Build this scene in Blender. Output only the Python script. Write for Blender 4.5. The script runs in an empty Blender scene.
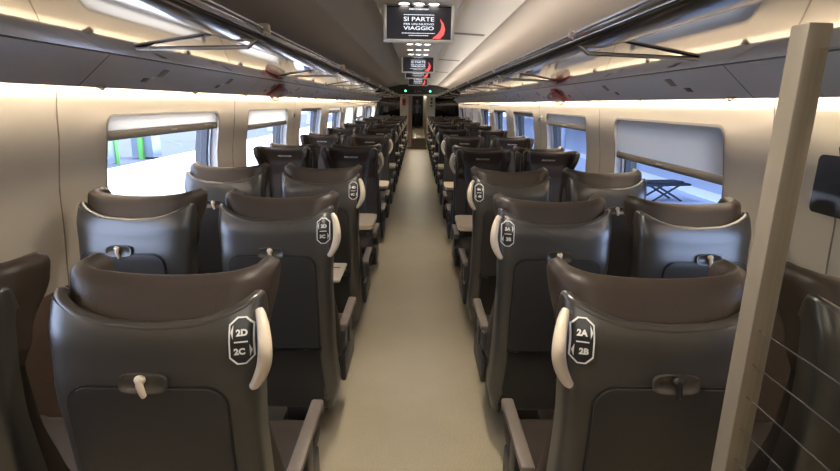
import bpy, bmesh, math, random
from math import pi, sin, cos, sqrt, radians
from mathutils import Vector, Matrix
random.seed(7)
COL = bpy.context.scene.collection
SC = bpy.context.scene

# ------------------------------------------------------------------ materials
def new_mat(name):
    m = bpy.data.materials.new(name); m.use_nodes = True
    return m, m.node_tree, m.node_tree.nodes['Principled BSDF']

def mat(name, col, rough=.5, metal=0, noise=None, bump=None, spec=.5, var=.0, coat=0):
    m, nt, b = new_mat(name)
    b.inputs['Base Color'].default_value = (*col, 1)
    b.inputs['Roughness'].default_value = rough
    b.inputs['Metallic'].default_value = metal
    b.inputs['Specular IOR Level'].default_value = spec
    b.inputs['Coat Weight'].default_value = coat
    tc = nt.nodes.new('ShaderNodeTexCoord')
    if var:
        n = nt.nodes.new('ShaderNodeTexNoise'); n.inputs['Scale'].default_value = noise or 8; n.inputs['Detail'].default_value = 5
        nt.links.new(tc.outputs['Object'], n.inputs['Vector'])
        r = nt.nodes.new('ShaderNodeMapRange'); r.inputs[3].default_value = 1-var; r.inputs[4].default_value = 1+var
        nt.links.new(n.outputs['Fac'], r.inputs[0])
        h = nt.nodes.new('ShaderNodeHueSaturation'); h.inputs['Color'].default_value = (*col, 1)
        nt.links.new(r.outputs[0], h.inputs['Value']); nt.links.new(h.outputs[0], b.inputs['Base Color'])
    if bump:
        n = nt.nodes.new('ShaderNodeTexNoise'); n.inputs['Scale'].default_value = bump[0]; n.inputs['Detail'].default_value = 3
        nt.links.new(tc.outputs['Object'], n.inputs['Vector'])
        bp = nt.nodes.new('ShaderNodeBump'); bp.inputs['Strength'].default_value = bump[1]; bp.inputs['Distance'].default_value = .002
        nt.links.new(n.outputs['Fac'], bp.inputs['Height']); nt.links.new(bp.outputs[0], b.inputs['Normal'])
    return m

def cloth(name, col, trans=.45):
    m = mat(name, col, .9, noise=200, var=.04); nt = m.node_tree; o = nt.nodes['Material Output']
    t = nt.nodes.new('ShaderNodeBsdfTranslucent'); t.inputs[0].default_value = (.98, .80, .56, 1)
    mx = nt.nodes.new('ShaderNodeMixShader'); mx.inputs[0].default_value = trans
    nt.links.new(nt.nodes['Principled BSDF'].outputs[0], mx.inputs[1]); nt.links.new(t.outputs[0], mx.inputs[2]); nt.links.new(mx.outputs[0], o.inputs[0])
    return m

def emit(name, col, s):
    m, nt, b = new_mat(name)
    b.inputs['Base Color'].default_value = (*[min(1, c)*(.15 if name.startswith('screen') else 1) for c in col], 1)
    b.inputs['Emission Color'].default_value = (*col, 1)
    b.inputs['Emission Strength'].default_value = s
    return m

def glass(name, tint, refl=.08, rough=.02, graze=.6):
    m = bpy.data.materials.new(name); m.use_nodes = True; nt = m.node_tree; nt.nodes.clear()
    o = nt.nodes.new('ShaderNodeOutputMaterial'); t = nt.nodes.new('ShaderNodeBsdfTransparent'); t.inputs[0].default_value = (*tint, 1)
    g = nt.nodes.new('ShaderNodeBsdfGlossy'); g.inputs['Roughness'].default_value = rough
    f = nt.nodes.new('ShaderNodeLayerWeight'); f.inputs[0].default_value = .5
    p = nt.nodes.new('ShaderNodeMath'); p.operation = 'POWER'; p.inputs[1].default_value = 5
    q = nt.nodes.new('ShaderNodeMath'); q.operation = 'MULTIPLY_ADD'; q.inputs[1].default_value = graze; q.inputs[2].default_value = refl*.5
    nt.links.new(f.outputs['Facing'], p.inputs[0]); nt.links.new(p.outputs[0], q.inputs[0])
    mx = nt.nodes.new('ShaderNodeMixShader')
    nt.links.new(q.outputs[0], mx.inputs[0]); nt.links.new(t.outputs[0], mx.inputs[1]); nt.links.new(g.outputs[0], mx.inputs[2])
    nt.links.new(mx.outputs[0], o.inputs[0])
    return m

M = {}
M['shell'] = mat('seat_shell_plastic', (.034, .032, .028), .29, noise=30, var=.08, bump=(900, .05), spec=.85)
M['tray'] = mat('tray_plastic', (.028, .0265, .024), .33, noise=30, var=.08, bump=(900, .08))
M['rim'] = mat('rim_plastic', (.045, .040, .034), .28, spec=.7)
M['kick'] = mat('kick_panel_plastic', (.018, .018, .019), .45)
M['leather'] = mat('brown_leather', (.036, .0255, .0185), .45, noise=12, var=.15, bump=(260, .25), spec=.35)
M['leather2'] = mat('brown_leather_dark', (.030, .0215, .0155), .5, noise=12, var=.15, bump=(260, .25), spec=.3)
M['seam'] = mat('seam_thread', (.012, .008, .006), .7)
M['arm'] = mat('armrest_taupe', (.13, .105, .085), .5, noise=20, var=.1)
M['cream'] = mat('cream_plastic', (.62, .53, .40), .35)
M['white'] = mat('white_print', (.75, .75, .72), .5)
M['black'] = mat('black_plastic', (.012, .012, .012), .35)
M['plate'] = mat('plate_black', (.018, .018, .018), .3)
M['latch_dark'] = mat('latch_dark', (.015, .014, .013), .3)
M['logo'] = mat('logo_silver', (.75, .73, .70), .4, .1)
M['steel'] = mat('base_metal', (.05, .05, .052), .4, .6)
M['chrome'] = mat('rail_aluminium', (.82, .82, .82), .16, 1.0)
M['darkmetal'] = mat('bracket_dark_metal', (.05, .045, .04), .3, .7)
M['darkchrome'] = mat('polished_profile', (.26, .255, .25), .17, 1.0)
M['mirror'] = mat('polished_rack_sheet', (.74, .72, .69), .05, 1.0)
M['lipmirror'] = mat('polished_lip', (.62, .63, .68), .07, 1.0)
M['panel'] = mat('rack_service_panel', (.88, .87, .88), .24, .15, noise=6, var=.03)
M['wall'] = mat('wall_cream_panel', (.70, .63, .52), .42, noise=2, var=.03)
M['wallbrown'] = mat('wall_brown_carpet', (.085, .052, .034), .85, noise=90, var=.2, bump=(500, .5))
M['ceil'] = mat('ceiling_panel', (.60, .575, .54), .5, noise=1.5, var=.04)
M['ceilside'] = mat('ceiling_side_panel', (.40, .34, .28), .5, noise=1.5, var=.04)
M['joint'] = mat('joint_dark', (.06, .05, .04), .7)
M['plate_dark'] = mat('dark_plate', (.035, .032, .028), .65, spec=.12)
M['seamline'] = mat('wall_seam', (.24, .20, .15), .7)
M['mat_brown'] = mat('entrance_mat', (.13, .085, .05), .9, noise=60, var=.2)
M['grille'] = mat('ceiling_grille', (.20, .18, .16), .6)
M['frame'] = mat('window_frame_grey', (.36, .34, .31), .4)
M['gasket'] = mat('window_gasket', (.012, .014, .02), .4)
M['sash'] = mat('window_sash_white', (.65, .68, .74), .3)
M['blind'] = cloth('blind_fabric', (.95, .88, .77), .52)
M['blindbar'] = mat('blind_bar', (.22, .195, .16), .5, .1)
M['table'] = mat('table_laminate', (.50, .41, .29), .35, noise=15, var=.06)
M['tray_light'] = mat('tray_light', (.30, .26, .21), .45)
M['post'] = mat('post_champagne', (.26, .225, .175), .42, .3)
M['housing'] = mat('screen_housing', (.74, .70, .63), .45)
M['strip'] = emit('warm_light_strip', (1.0, .86, .69), 32)
M['cove'] = emit('ceiling_fill_glow', (1.0, .86, .70), 12); M['ceil_fillL'] = emit('ceiling_fill_glow_dim', (1.0, .86, .70), .5)  # glow of the added strips that brighten the ceiling
M['spot'] = emit('downlight_lens', (1.0, .95, .88), 14)
M['green'] = emit('green_signal', (.1, 1, .4), 4)
M['vestlamp'] = emit('vestibule_lamp', (1, .85, .6), 14)
M['wpane'] = glass('window_pane', (.86, .92, 1.0))
M['wpaneR'] = glass('window_pane_tinted', (.74, .85, 1.0))
M['pglass'] = glass('partition_glass', (.93, .94, .92), .008, graze=.2)
M['etched'] = mat('etched_band', (.055, .05, .045), .8)
M['smoked'] = glass('smoked_glass', (.10, .10, .10))
M['red'] = mat('red_box', (.45, .03, .02), .4)
M['redclear'] = mat('clear_red_cover', (.62, .40, .37), .25); M['redclear'].node_tree.nodes['Principled BSDF'].inputs['Alpha'].default_value = .45
M['bulk'] = mat('bulkhead_cream', (.50, .45, .35), .45)
M['bulkdark'] = mat('bulkhead_dark', (.035, .032, .03), .45)
M['doorpink'] = mat('door_leaf', (.30, .20, .16), .4)
M['screen_bg'] = emit('screen_image_dark', (.020, .018, .026), .35); M['screen_bg'].node_tree.nodes['Principled BSDF'].inputs['Roughness'].default_value = .35
M['screen_white'] = emit('screen_lettering', (.85, .9, 1.0), .95)
M['screen_red'] = emit('screen_swoosh_red', (1.0, .10, .09), 1.0)
M['screen_glass'] = mat('screen_glass', (.01, .01, .012), .08)
M['cloth_shirt'] = mat('shirt_blue', (.12, .15, .24), .8)
M['cloth_dark'] = mat('trousers_dark', (.02, .02, .03), .8)
M['skin'] = mat('skin', (.45, .27, .19), .5)
M['hair'] = mat('hair_dark', (.02, .015, .01), .6)
M['platL'] = mat('platform_pale_concrete', (.86, .86, .88), .8, noise=1.2, var=.04)
M['platFar'] = mat('trackbed_and_shade_grey', (.035, .041, .065), .9, noise=3, var=.2)
M['platR'] = mat('platform_blue_grey', (.50, .56, .68), .8, noise=1.2, var=.06)
M['yellow'] = mat('platform_edge_white', (.95, .95, .95), .7)
M['kgreen'] = mat('green_frame', (.10, .34, .07), .5)
M['kglass'] = mat('kiosk_panel', (.12, .15, .19), .3)
M['station'] = mat('station_wall', (.20, .24, .34), .8, noise=.8, var=.15)
M['column'] = mat('station_column', (.40, .44, .52), .6)
M['bench'] = mat('bench_dark', (.02, .025, .035), .5)

# floor: speckled linoleum
def floor_mat():
    m, nt, b = new_mat('floor_linoleum')
    tc = nt.nodes.new('ShaderNodeTexCoord')
    n = nt.nodes.new('ShaderNodeTexNoise'); n.inputs['Scale'].default_value = 220; n.inputs['Detail'].default_value = 2
    n2 = nt.nodes.new('ShaderNodeTexNoise'); n2.inputs['Scale'].default_value = 2.5; n2.inputs['Detail'].default_value = 4
    for q in (n, n2): nt.links.new(tc.outputs['Object'], q.inputs['Vector'])
    cr = nt.nodes.new('ShaderNodeValToRGB')
    cr.color_ramp.elements[0].position = .35; cr.color_ramp.elements[0].color = (.31, .26, .17, 1)
    cr.color_ramp.elements[1].position = .65; cr.color_ramp.elements[1].color = (.48, .41, .285, 1)
    nt.links.new(n.outputs['Fac'], cr.inputs[0])
    h = nt.nodes.new('ShaderNodeHueSaturation'); r = nt.nodes.new('ShaderNodeMapRange'); r.inputs[3].default_value = .86; r.inputs[4].default_value = 1.14
    nt.links.new(n2.outputs['Fac'], r.inputs[0]); nt.links.new(r.outputs[0], h.inputs['Value']); nt.links.new(cr.outputs[0], h.inputs['Color'])
    nt.links.new(h.outputs[0], b.inputs['Base Color'])
    b.inputs['Roughness'].default_value = .38
    return m
M['floor'] = floor_mat()

# ------------------------------------------------------------------ mesh helpers
class MB:
    def __init__(s): s.v = []; s.f = []
    def add(s, vs, fs):
        o = len(s.v); s.v += [tuple(p) for p in vs]; s.f += [tuple(o+i for i in f) for f in fs]; return s
    def box(s, a, b, bev=0, rot=None, piv=None):
        bm = bmesh.new()
        bmesh.ops.create_cube(bm, size=1)
        for v in bm.verts:
            v.co = Vector([(a[i]+b[i])/2 + v.co[i]*(b[i]-a[i]) for i in range(3)])
        if bev: bmesh.ops.bevel(bm, geom=bm.edges[:], offset=bev, segments=2, profile=.5, affect='EDGES')
        if rot: bmesh.ops.transform(bm, matrix=Matrix.Translation(piv) @ rot @ Matrix.Translation(-Vector(piv)), verts=bm.verts)
        bm.verts.index_update()
        s.add([v.co[:] for v in bm.verts], [[v.index for v in f.verts] for f in bm.faces]); bm.free(); return s
    def tube(s, pts, r, n=10, cap=True, sx=1, sy=1):
        pts = [Vector(p) for p in pts]; rs = r if isinstance(r, (list, tuple)) else [r]*len(pts)
        vs = []; up = None
        for i, p in enumerate(pts):
            t = (pts[min(i+1, len(pts)-1)]-pts[max(i-1, 0)]).normalized()
            if up is None:
                up = Vector((0, 0, 1)) if abs(t.z) < .9 else Vector((1, 0, 0))
            a = t.cross(up).normalized(); b = a.cross(t).normalized(); up = b
            for k in range(n):
                q = 2*pi*k/n; vs.append(p + a*cos(q)*rs[i]*sx + b*sin(q)*rs[i]*sy)
        fs = []
        for i in range(len(pts)-1):
            for k in range(n):
                fs.append((i*n+k, i*n+(k+1) % n, (i+1)*n+(k+1) % n, (i+1)*n+k))
        if cap: fs.append(tuple(range(n-1, -1, -1))); fs.append(tuple((len(pts)-1)*n+k for k in range(n)))
        return s.add(vs, fs)
    def grid(s, rows, closed=False):
        n = len(rows[0]); vs = [p for r in rows for p in r]; fs = []
        for i in range(len(rows)-1):
            for k in range(n if closed else n-1):
                fs.append((i*n+k, i*n+(k+1) % n, (i+1)*n+(k+1) % n, (i+1)*n+k))
        return s.add(vs, fs)
    def poly(s, pts): return s.add(pts, [tuple(range(len(pts)))])
    def lathe(s, prof, c=(0, 0, 0), n=24, axis='z'):
        rows = []
        for r, h in prof:
            row = []
            for k in range(n):
                q = 2*pi*k/n
                if axis == 'z': row.append((c[0]+r*cos(q), c[1]+r*sin(q), c[2]+h))
                else: row.append((c[0]+r*cos(q), c[1]+h, c[2]+r*sin(q)))
            rows.append(row)
        s.grid(rows, True); return s
    def ball(s, c, r, n=14):
        r = r if isinstance(r, (tuple, list)) else (r, r, r); rows = []
        for i in range(n+1):
            t = pi*i/n; rr = max(sin(t), .001)
            rows.append([(c[0]+r[0]*rr*cos(2*pi*k/(2*n)), c[1]+r[1]*rr*sin(2*pi*k/(2*n)), c[2]-r[2]*cos(t)) for k in range(2*n)])
        return s.grid(rows, True)
    def prism(s, pts, d):          # pts 3D polygon, extruded by vector d
        d = Vector(d); n = len(pts); a = [Vector(p) for p in pts]; b = [p+d for p in a]
        fs = [tuple(range(n-1, -1, -1)), tuple(range(n, 2*n))]+[(i, (i+1) % n, n+(i+1) % n, n+i) for i in range(n)]
        return s.add(a+b, fs)
    def mesh(s, name, m, ang=35, fix=True):
        me = bpy.data.meshes.new(name); me.from_pydata(s.v, [], s.f); me.validate()
        bm = bmesh.new(); bm.from_mesh(me)
        bmesh.ops.remove_doubles(bm, verts=bm.verts, dist=1e-5)
        if fix: bmesh.ops.recalc_face_normals(bm, faces=bm.faces)
        bm.to_mesh(me); bm.free()
        for p in me.polygons: p.use_smooth = True
        try: me.set_sharp_from_angle(angle=radians(ang))
        except Exception: pass
        me.materials.append(m); me.update(); return me
    def obj(s, name, m, parent=None, ang=35, fix=True):
        return link(name, s.mesh(name, m, ang, fix), parent)

def link(name, me, parent=None):
    o = bpy.data.objects.new(name, me); COL.objects.link(o)
    if parent: o.parent = parent
    return o
def empty(name, loc=(0, 0, 0), rz=0):
    o = bpy.data.objects.new(name, None); COL.objects.link(o); o.location = loc; o.rotation_euler = (0, 0, rz); o.empty_display_size = .1
    return o
def tag(o, label, cat, group=None):
    o['label'] = label; o['category'] = cat
    if group: o['group'] = group
    return o
def struct(o): o['kind'] = 'structure'; return o
KIDS = {}
def copy_tree(o, parent=None):
    c = o.copy(); COL.objects.link(c); c.parent = parent
    for k in ('label', 'category', 'group'):
        if parent is None and k in c: del c[k]
    for ch in o.children: copy_tree(ch, c)
    return c
def text_mesh(txt, size, depth, m, align='CENTER', shear=0, width=None, offs=0):
    cu = bpy.data.curves.new('lettering', 'FONT'); cu.body = txt; cu.size = size; cu.extrude = depth; cu.align_x = align; cu.align_y = 'CENTER'
    cu.shear = shear; cu.offset = offs; cu.resolution_u = 3
    o = bpy.data.objects.new('lettering', cu); COL.objects.link(o)
    dg = bpy.context.evaluated_depsgraph_get(); dg.update()
    me = bpy.data.meshes.new_from_object(o.evaluated_get(dg)); bpy.data.objects.remove(o); bpy.data.curves.remove(cu)
    xs = [v.co.x for v in me.vertices]
    if width and xs:
        k = width/(max(xs)-min(xs))
        for v in me.vertices: v.co.x *= k
    me.materials.clear(); me.materials.append(m)
    return me
def lerp(t, pts):
    if t <= pts[0][0]: return pts[0][1]
    for (a, b), (c, d) in zip(pts, pts[1:]):
        if t <= c:
            u = (t-a)/(c-a); u = u*u*(3-2*u); return b+(d-b)*u
    return pts[-1][1]

# ------------------------------------------------------------------ seats
def ys(z): return lerp(z, [(.20, -.245), (.55, -.335), (.93, -.362), (1.04, -.350), (1.17, -.305)])
def ws(z): return lerp(z, [(.20, .190), (.34, .218), (.60, .212), (.82, .212), (.95, .217), (1.12, .223)])
def dp(z): return lerp(z, [(.26, .11), (.9, .085), (1.12, .075)])
NX = 6.0
def shell_y(x, z):
    t = min(abs(x)/ws(z), .999); return ys(z)+dp(z)*(1-(1-t**NX)**(1/NX))
def shell_top(x): return 1.076 + .056*min(1, abs(x)/.205)**2.6

def shell_mesh():
    NS, NZ = 44, 30; outer = []; inner = []
    for j in range(NZ+1):
        ro = []; ri = []
        for i in range(NS+1):
            q = (i/NS*2-1)*pi/2
            t = math.copysign(abs(sin(q))**(1/3), q); e = abs(cos(q))**(1/3)
            xa = t*.205
            zt = shell_top(xa)
            side = 1-e
            if abs(t) > .92: zt -= .10*max(0, (side-.45))**1.2
            z = .205+(zt-.205)*(j/NZ)
            w = ws(z); x = t*w; y = ys(z)+dp(z)*(1-e)
            if z < .556 and abs(x) < .165: y += .035
            ro.append((x, y, z))
            k = (w-.016)/w
            ri.append((x*k, y+.018*e+.0, z-.004))
        outer.append(ro); inner.append(ri)
    mb = MB(); mb.grid(outer); mb.grid([r[::-1] for r in inner])
    for a, b in ((outer[-1], inner[-1]), (inner[0], outer[0])): mb.grid([a, b])
    mb.grid([[r[0] for r in outer], [r[0] for r in inner]]); mb.grid([[r[-1] for r in inner], [r[-1] for r in outer]])
    me = mb.mesh('seat_shell', M['shell'], 40)
    # bead along the top edge, its lighter colour stands for the edge highlight
    pts = [((a[0]+b[0])/2*.985, (a[1]+b[1])/2+.002, a[2]-.003) for a, b in zip(outer[-1], inner[-1])]
    rim = MB().tube(pts, .0125, 12).mesh('shell_rim', M['rim'])
    return me, rim

def patch(fx, z0, z1, hw, off, nz=24, nx=16, thick=.0, cx=0, ztop_r=0, zbot_r=0):
    """panel conforming to the shell between z0 and z1; rounded corners by radius"""
    rows = []; back = []
    zs = []
    for j in range(nz+1):
        u = j/nz; zs.append(z0+(z1-z0)*(.5-.5*cos(pi*u)))
    for z in zs:
        h = hw
        if ztop_r and z > z1-ztop_r: h = hw-ztop_r+sqrt(max(0, ztop_r**2-(z-(z1-ztop_r))**2))
        if zbot_r and z < z0+zbot_r: h = hw-zbot_r+sqrt(max(0, zbot_r**2-((z0+zbot_r)-z)**2))
        r = []; b = []
        for i in range(nx+1):
            x = cx+(i/nx*2-1)*h
            r.append((x, fx(x, z)-off, z)); b.append((x, fx(x, z)-off+thick, z))
        rows.append(r); back.append(b)
    mb = MB().grid(rows)
    if thick:
        mb.grid([r[::-1] for r in back])
        loop = lambda R: R[0]+[r[-1] for r in R[1:-1]]+R[-1][::-1]+[r[0] for r in R[-2:0:-1]]
        mb.grid([loop(rows), loop(back)], True)
    return mb

def uloop(W, B, T, th, rc=.06, n=7, tipr=1.0):
    """closed U loop in the xy plane; W outer half width, B rear y, T front y of the wings, th thickness"""
    path = []; w = W-th*.5; b = B+th*.5; rc = min(rc, w*.8)
    T = max(T, b+rc+.004)
    for k in range(4): path.append((w, T-(T-(b+rc))*k/4))
    for k in range(n+1):
        a = pi/2*k/n; path.append((w-rc+rc*cos(a), b+rc-rc*sin(a)))
    h = path[:-1]
    m = [(w-rc-(w-rc)*k/5, b) for k in range(1, 6)]
    half = path+m
    full = half+[(-x, y) for x, y in half[-2::-1]]
    nrm = []
    for i in range(len(full)):
        a = full[max(i-1, 0)]; c = full[min(i+1, len(full)-1)]
        dx, dy = c[0]-a[0], c[1]-a[1]; l = sqrt(dx*dx+dy*dy) or 1; nrm.append((-dy/l, dx/l))
    ths = [th*(1.0 if i not in (0, len(full)-1) else .45) for i in range(len(full))]
    out = [(p[0]+q[0]*t/2, p[1]+q[1]*t/2) for p, q, t in zip(full, nrm, ths)]
    inn = [(p[0]-q[0]*t/2, p[1]-q[1]*t/2) for p, q, t in zip(full, nrm, ths)]
    return out+inn[::-1]

def cushion_mesh(name, z0, z1, W, B, T, th, m, top_extra=0, nz=16, round_top=.2, round_bot=0):
    rows = []
    for j in range(nz+1):
        v = j/nz
        if round_top and v > 1-round_top*1.5:      # crowd rows near the top
            pass
        z = z0+(z1-z0)*v; k = 1
        if round_top and v > 1-round_top: k = sqrt(max(.02, 1-((v-1+round_top)/round_top)**2))
        if round_bot and v < round_bot: k = min(k, sqrt(max(.02, 1-((round_bot-v)/round_bot)**2)))
        t = th(z); W_ = W(z); B_ = B(z); T_ = T(z)
        lp = uloop(W_-(1-k)*t*.5, B_+(1-k)*t*.5, T_-(1-k)*.03, max(t*k, .006))
        rows.append([(x, y, z+top_extra*v*v*min(1, (abs(x)/.2))**2) for x, y in lp])
    mb = MB().grid(rows, True)
    n = len(rows[0]); h = n//2
    for r, fl in ((rows[-1], 0), (rows[0], 1)):     # close across the thickness
        o = r[:h]; i = r[h:][::-1]; mb.grid([o, i])
    return mb.mesh(name, m, 50)

SHELL, RIM = shell_mesh()
def HB(z): return ys(z)+.030
HEAD = cushion_mesh('headrest', .93, 1.160,
    lambda z: lerp(z, [(.90, .192), (1.0, .205), (1.16, .226)]),
    HB,
    lambda z: lerp(z, [(.90, -.25), (1.0, -.20), (1.10, -.125), (1.17, -.125)]),
    lambda z: .052, M['leather'], top_extra=.020, nz=22, round_top=.10)
BACK = cushion_mesh('backrest', .42, .94,
    lambda z: lerp(z, [(.42, .225), (.60, .222), (.80, .200), (.94, .200)]),
    lambda z: ys(z)+lerp(z, [(.56, .055), (.64, .03)]),
    lambda z: lerp(z, [(.42, -.08), (.60, -.19), (.80, -.255), (.94, -.255)]),
    lambda z: lerp(z, [(.42, .085), (.60, .095), (.80, .07), (.94, .055)]), M['leather2'], nz=18, round_top=0, round_bot=.06)
def seat_cushion():
    rows = []
    for i, y in enumerate([-.19, -.10, 0, .10, .18, .235, .265, .28]):
        s = [0.7, .95, 1, 1, 1, .97, .85, .5][i]; hz = .055*s; w = .222*(.96+.04*s); r = []
        for k in range(28):
            q = 2*pi*k/28; c, d = cos(q), sin(q)
            r.append((w*math.copysign(abs(c)**.35, c), y, .425+hz*math.copysign(abs(d)**.5, d)-(.012 if d > 0 and abs(c) < .6 else 0)))
        rows.append(r)
    mb = MB().grid(rows, True); mb.poly(rows[0]); mb.poly(rows[-1][::-1])
    return mb.mesh('seat_cushion', M['leather2'], 60)
CUSH = seat_cushion()
SIDE = {}
def side_parts(s, win):
    """meshes that are mirrored or shifted by side; s=+1: the aisle is on local +x"""
    k = (s, win)
    if k in SIDE: return SIDE[k]
    cx = -s*(.040 if win else .007); hw = .165
    d = {}
    tr = patch(shell_y,   .560, .953, hw, .0085, thick=.012, cx=cx, ztop_r=.045, zbot_r=.008)
    d['tray'] = tr.mesh('folding_tray', M['tray'], 40)
    # dark gap line around the tray
    gp = patch(shell_y, .553, .9575, hw+.0045, .0025, thick=.004, cx=cx, ztop_r=.048, zbot_r=.008)
    d['gap'] = gp.mesh('tray_recess', M['black'], 40)
    # latch recess: oval ring + cup
    lx = cx-s*.003; lz = .966; a, b = .050, .021; mb = MB(); n = 40
    def se(q, A, B): return (lx+A*math.copysign(abs(cos(q))**.6, cos(q)), lz+B*math.copysign(abs(sin(q))**.6, sin(q)))
    r1 = [se(2*pi*i/n, a, b) for i in range(n)]; r2 = [se(2*pi*i/n, a-.005, b-.004) for i in range(n)]; r3 = [se(2*pi*i/n, a-.010, b-.008) for i in range(n)]
    R = lambda r, o: [(x, shell_y(x, z)-o, z) for x, z in r]
    mb.grid([R(r1, .004), R([((x-lx)*.99+lx, z) for x, z in r1], .0125), R(r2, .0125), R(r3, .009)], True); mb.poly(R(r3, .009))
    d['cup'] = mb.mesh('latch_recess', M['rim'], 50)
    y0 = shell_y(lx, lz)
    lb = MB()
    kn = [(lx-.001, y0-.016, lz+.012), (lx, y0-.020, lz), (lx+.003, y0-.019, lz-.016), (lx+.004, y0-.016, lz-.024)]
    lb.tube(kn, [.0095, .0085, .0075, .0070], 14, sy=.8)
    lb.ball((lx-.001, y0-.015, lz+.012), (.0115, .009, .010), 8)
    d['latch'] = lb.mesh('tray_latch', M['cream'], 50)
    d['latch_dark'] = lb.mesh('tray_latch', M['latch_dark'], 50)
    if not win:
        # grab handle: bowed bar at the aisle edge
        hp = []; rr = []; N = 22
        for i in range(N+1):
            u = i/N; z = .960+.155*u; bow = sin(pi*u)**.8
            x = s*(.213+.012*u+.027*bow); y = shell_y(s*.19, z)-.010-.020*bow
            hp.append((x, y, z)); rr.append(.0085+.0065*sin(pi*u)**.6)
        d['handle'] = MB().tube(hp, rr, 12, sx=.95).mesh('grab_handle', M['cream'], 60)
        # number plate
        px = s*.190
        def hexa(w, h, c): return [(px+x, 1.052+z) for x, z in ((-w, -h+c), (-w, h-c), (-w+c*1.1, h), (w-c*1.1, h), (w, h-c), (w, -h+c), (w-c*1.1, -h), (-w+c*1.1, -h))]
        P = lambda pts, o: [(x, shell_y(x, z)-o, z) for x, z in pts]
        o1 = hexa(.0244, .0485, .014); o2 = hexa(.0213, .0456, .0130)
        rws = []
        for q in range(13):
            zz = -.0485+.097*q/12; hwp = .0244-max(0, abs(zz)-.0345)*1.1
            rws.append([(px+hwp*(e_/4-1), 1.052+zz) for e_ in range(9)])
        d['plate'] = MB().grid([P(r_, .0035) for r_ in rws]).mesh('number_plate', M['plate'])
        sub = lambda R_: [tuple(R_[i_][c_]+(R_[(i_+1) % len(R_)][c_]-R_[i_][c_])*k_/4 for c_ in (0, 1)) for i_ in range(len(R_)) for k_ in range(4)]
        mb = MB().grid([P(sub(o1), .0048), P(sub(o2), .0048)], True)
        mb.poly(P([(px-.013, 1.0505), (px-.013, 1.0535), (px+.013, 1.0535), (px+.013, 1.0505)], .0060))
        mb.poly(P([(px-s*.0225*-1, 1.012), (px-s*.0225*-1, 1.044), (px+s*.015, 1.030)], .0060)) if 0 else None
        # arrows: left plate (s=+1) up arrow points left, low arrow right; mirrored on the other side
        mb.poly(P([(px-s*.0155, 1.086), (px-s*.0205, 1.072), (px-s*.0155, 1.058)], .0060))
        mb.poly(P([(px+s*.0155, 1.046), (px+s*.0205, 1.032), (px+s*.0155, 1.018)], .0060))
        d['marks'] = mb.mesh('plate_outline', M['white'])
    # armrests
    am = MB(); hx = s*.226
    am.box((hx-.021, -.13, .548), (hx+.021, .22, .572), .009)
    am.box((hx-.019, .185, .530), (hx+.019, .22, .562), .006)
    d['armrest'] = am.mesh('armrest', M['arm'], 40)
    am = MB(); am.box((hx-.015, -.17, .47), (hx+.015, -.10, .556), .006); am.box((hx-.012, -.15, .30), (hx+.012, .16, .44), .01)
    am.box((hx-.014, -.02, .42), (hx+.014, .06, .56), .006)
    d['armsup'] = am.mesh('armrest_support', M['steel'], 40)
    SIDE[k] = d; return d
def base_mesh():
    mb = MB()
    mb.box((-.20, -.10, .30), (.20, .22, .375), .012)
    mb.box((-.06, -.08, .03), (.06, .12, .31), .012)
    mb.box((-.09, -.16, 0), (.09, .20, .035), .010)
    
    return mb.mesh('seat_base', M['steel'])
BASE = base_mesh()
KICK = patch(lambda x, z: shell_y(x, z)+.035, .212, .548, .158, .003, thick=.003, ztop_r=.006, zbot_r=.03).mesh('lower_pocket', M['kick'], 40)
LOGO = text_mesh('FRECCIAROSSA', .020, .0006, M['logo'], shear=.3, width=.112, offs=.0004)
def seam_mesh():
    mb = MB(); out = []
    for sx in (-.125, .125):
        mb.tube([(sx, HB(z)-.0004, z) for z in [1.00+.137*q/8 for q in range(9)]], .0020, 6)
        out.append(mb.mesh('headrest_seam', M['seam'])); mb = MB()
    return out
SEAM = seam_mesh()
TXT = {}
def make_seat(s, win, latch='latch', txt=None, kind='aisle_seat'):
    root = empty('train_seat'); d = side_parts(s, win)
    sh = link('seat_shell', SHELL, root); link('shell_rim', RIM, sh)
    link('lower_pocket', KICK, root)
    tr = link('folding_tray', d['tray'], root); link('tray_recess', d['gap'], tr)
    cp = link('latch_recess', d['cup'], root); la = link('tray_latch', d[latch], cp)
    hd = link('headrest', HEAD, root); [link('headrest_seam', q, hd) for q in SEAM]
    lg = link('headrest_lettering', LOGO, hd); lg.location = (0, HB(1.095)+.0535, 1.095); lg.rotation_euler = (pi/2+math.atan((ys(1.105)-ys(1.085))/.02), 0, pi)
    link('backrest', BACK, root); link('seat_cushion', CUSH, root)
    a = link('armrest', d['armrest'], root); link('armrest_support', d['armsup'], a)
    link('seat_base', BASE, root)
    if not win:
        h = link('grab_handle', d['handle'], root); h['label'] = 'cream plastic grab handle'
        pl = link('number_plate', d['plate'], root); link('plate_outline', d['marks'], pl)
        if txt:
            for t, dz in zip(txt, (.0185, -.0205)):
                if t not in TXT: TXT[t] = text_mesh(t, .0180, .0003, M['white'], offs=.0009)
                x = s*.190+(s*.0020 if dz > 0 else -s*.003); z = 1.052+dz
                o = link('plate_lettering', TXT[t], pl); o.location = (x, shell_y(x, z)-.0068, z)
                dx = (shell_y(x+.01, z)-shell_y(x-.01, z))/.02
                o.rotation_euler = (math.atan2(.01, -(ys(z+.005)-ys(z-.005)))*-1+pi if 0 else pi/2+math.atan((ys(z+.01)-ys(z-.01))/.02)*-1, 0, math.atan(dx))
    la['label'] = 'dark tray latch' if latch == 'latch_dark' else 'white tray latch'
    return root

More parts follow.
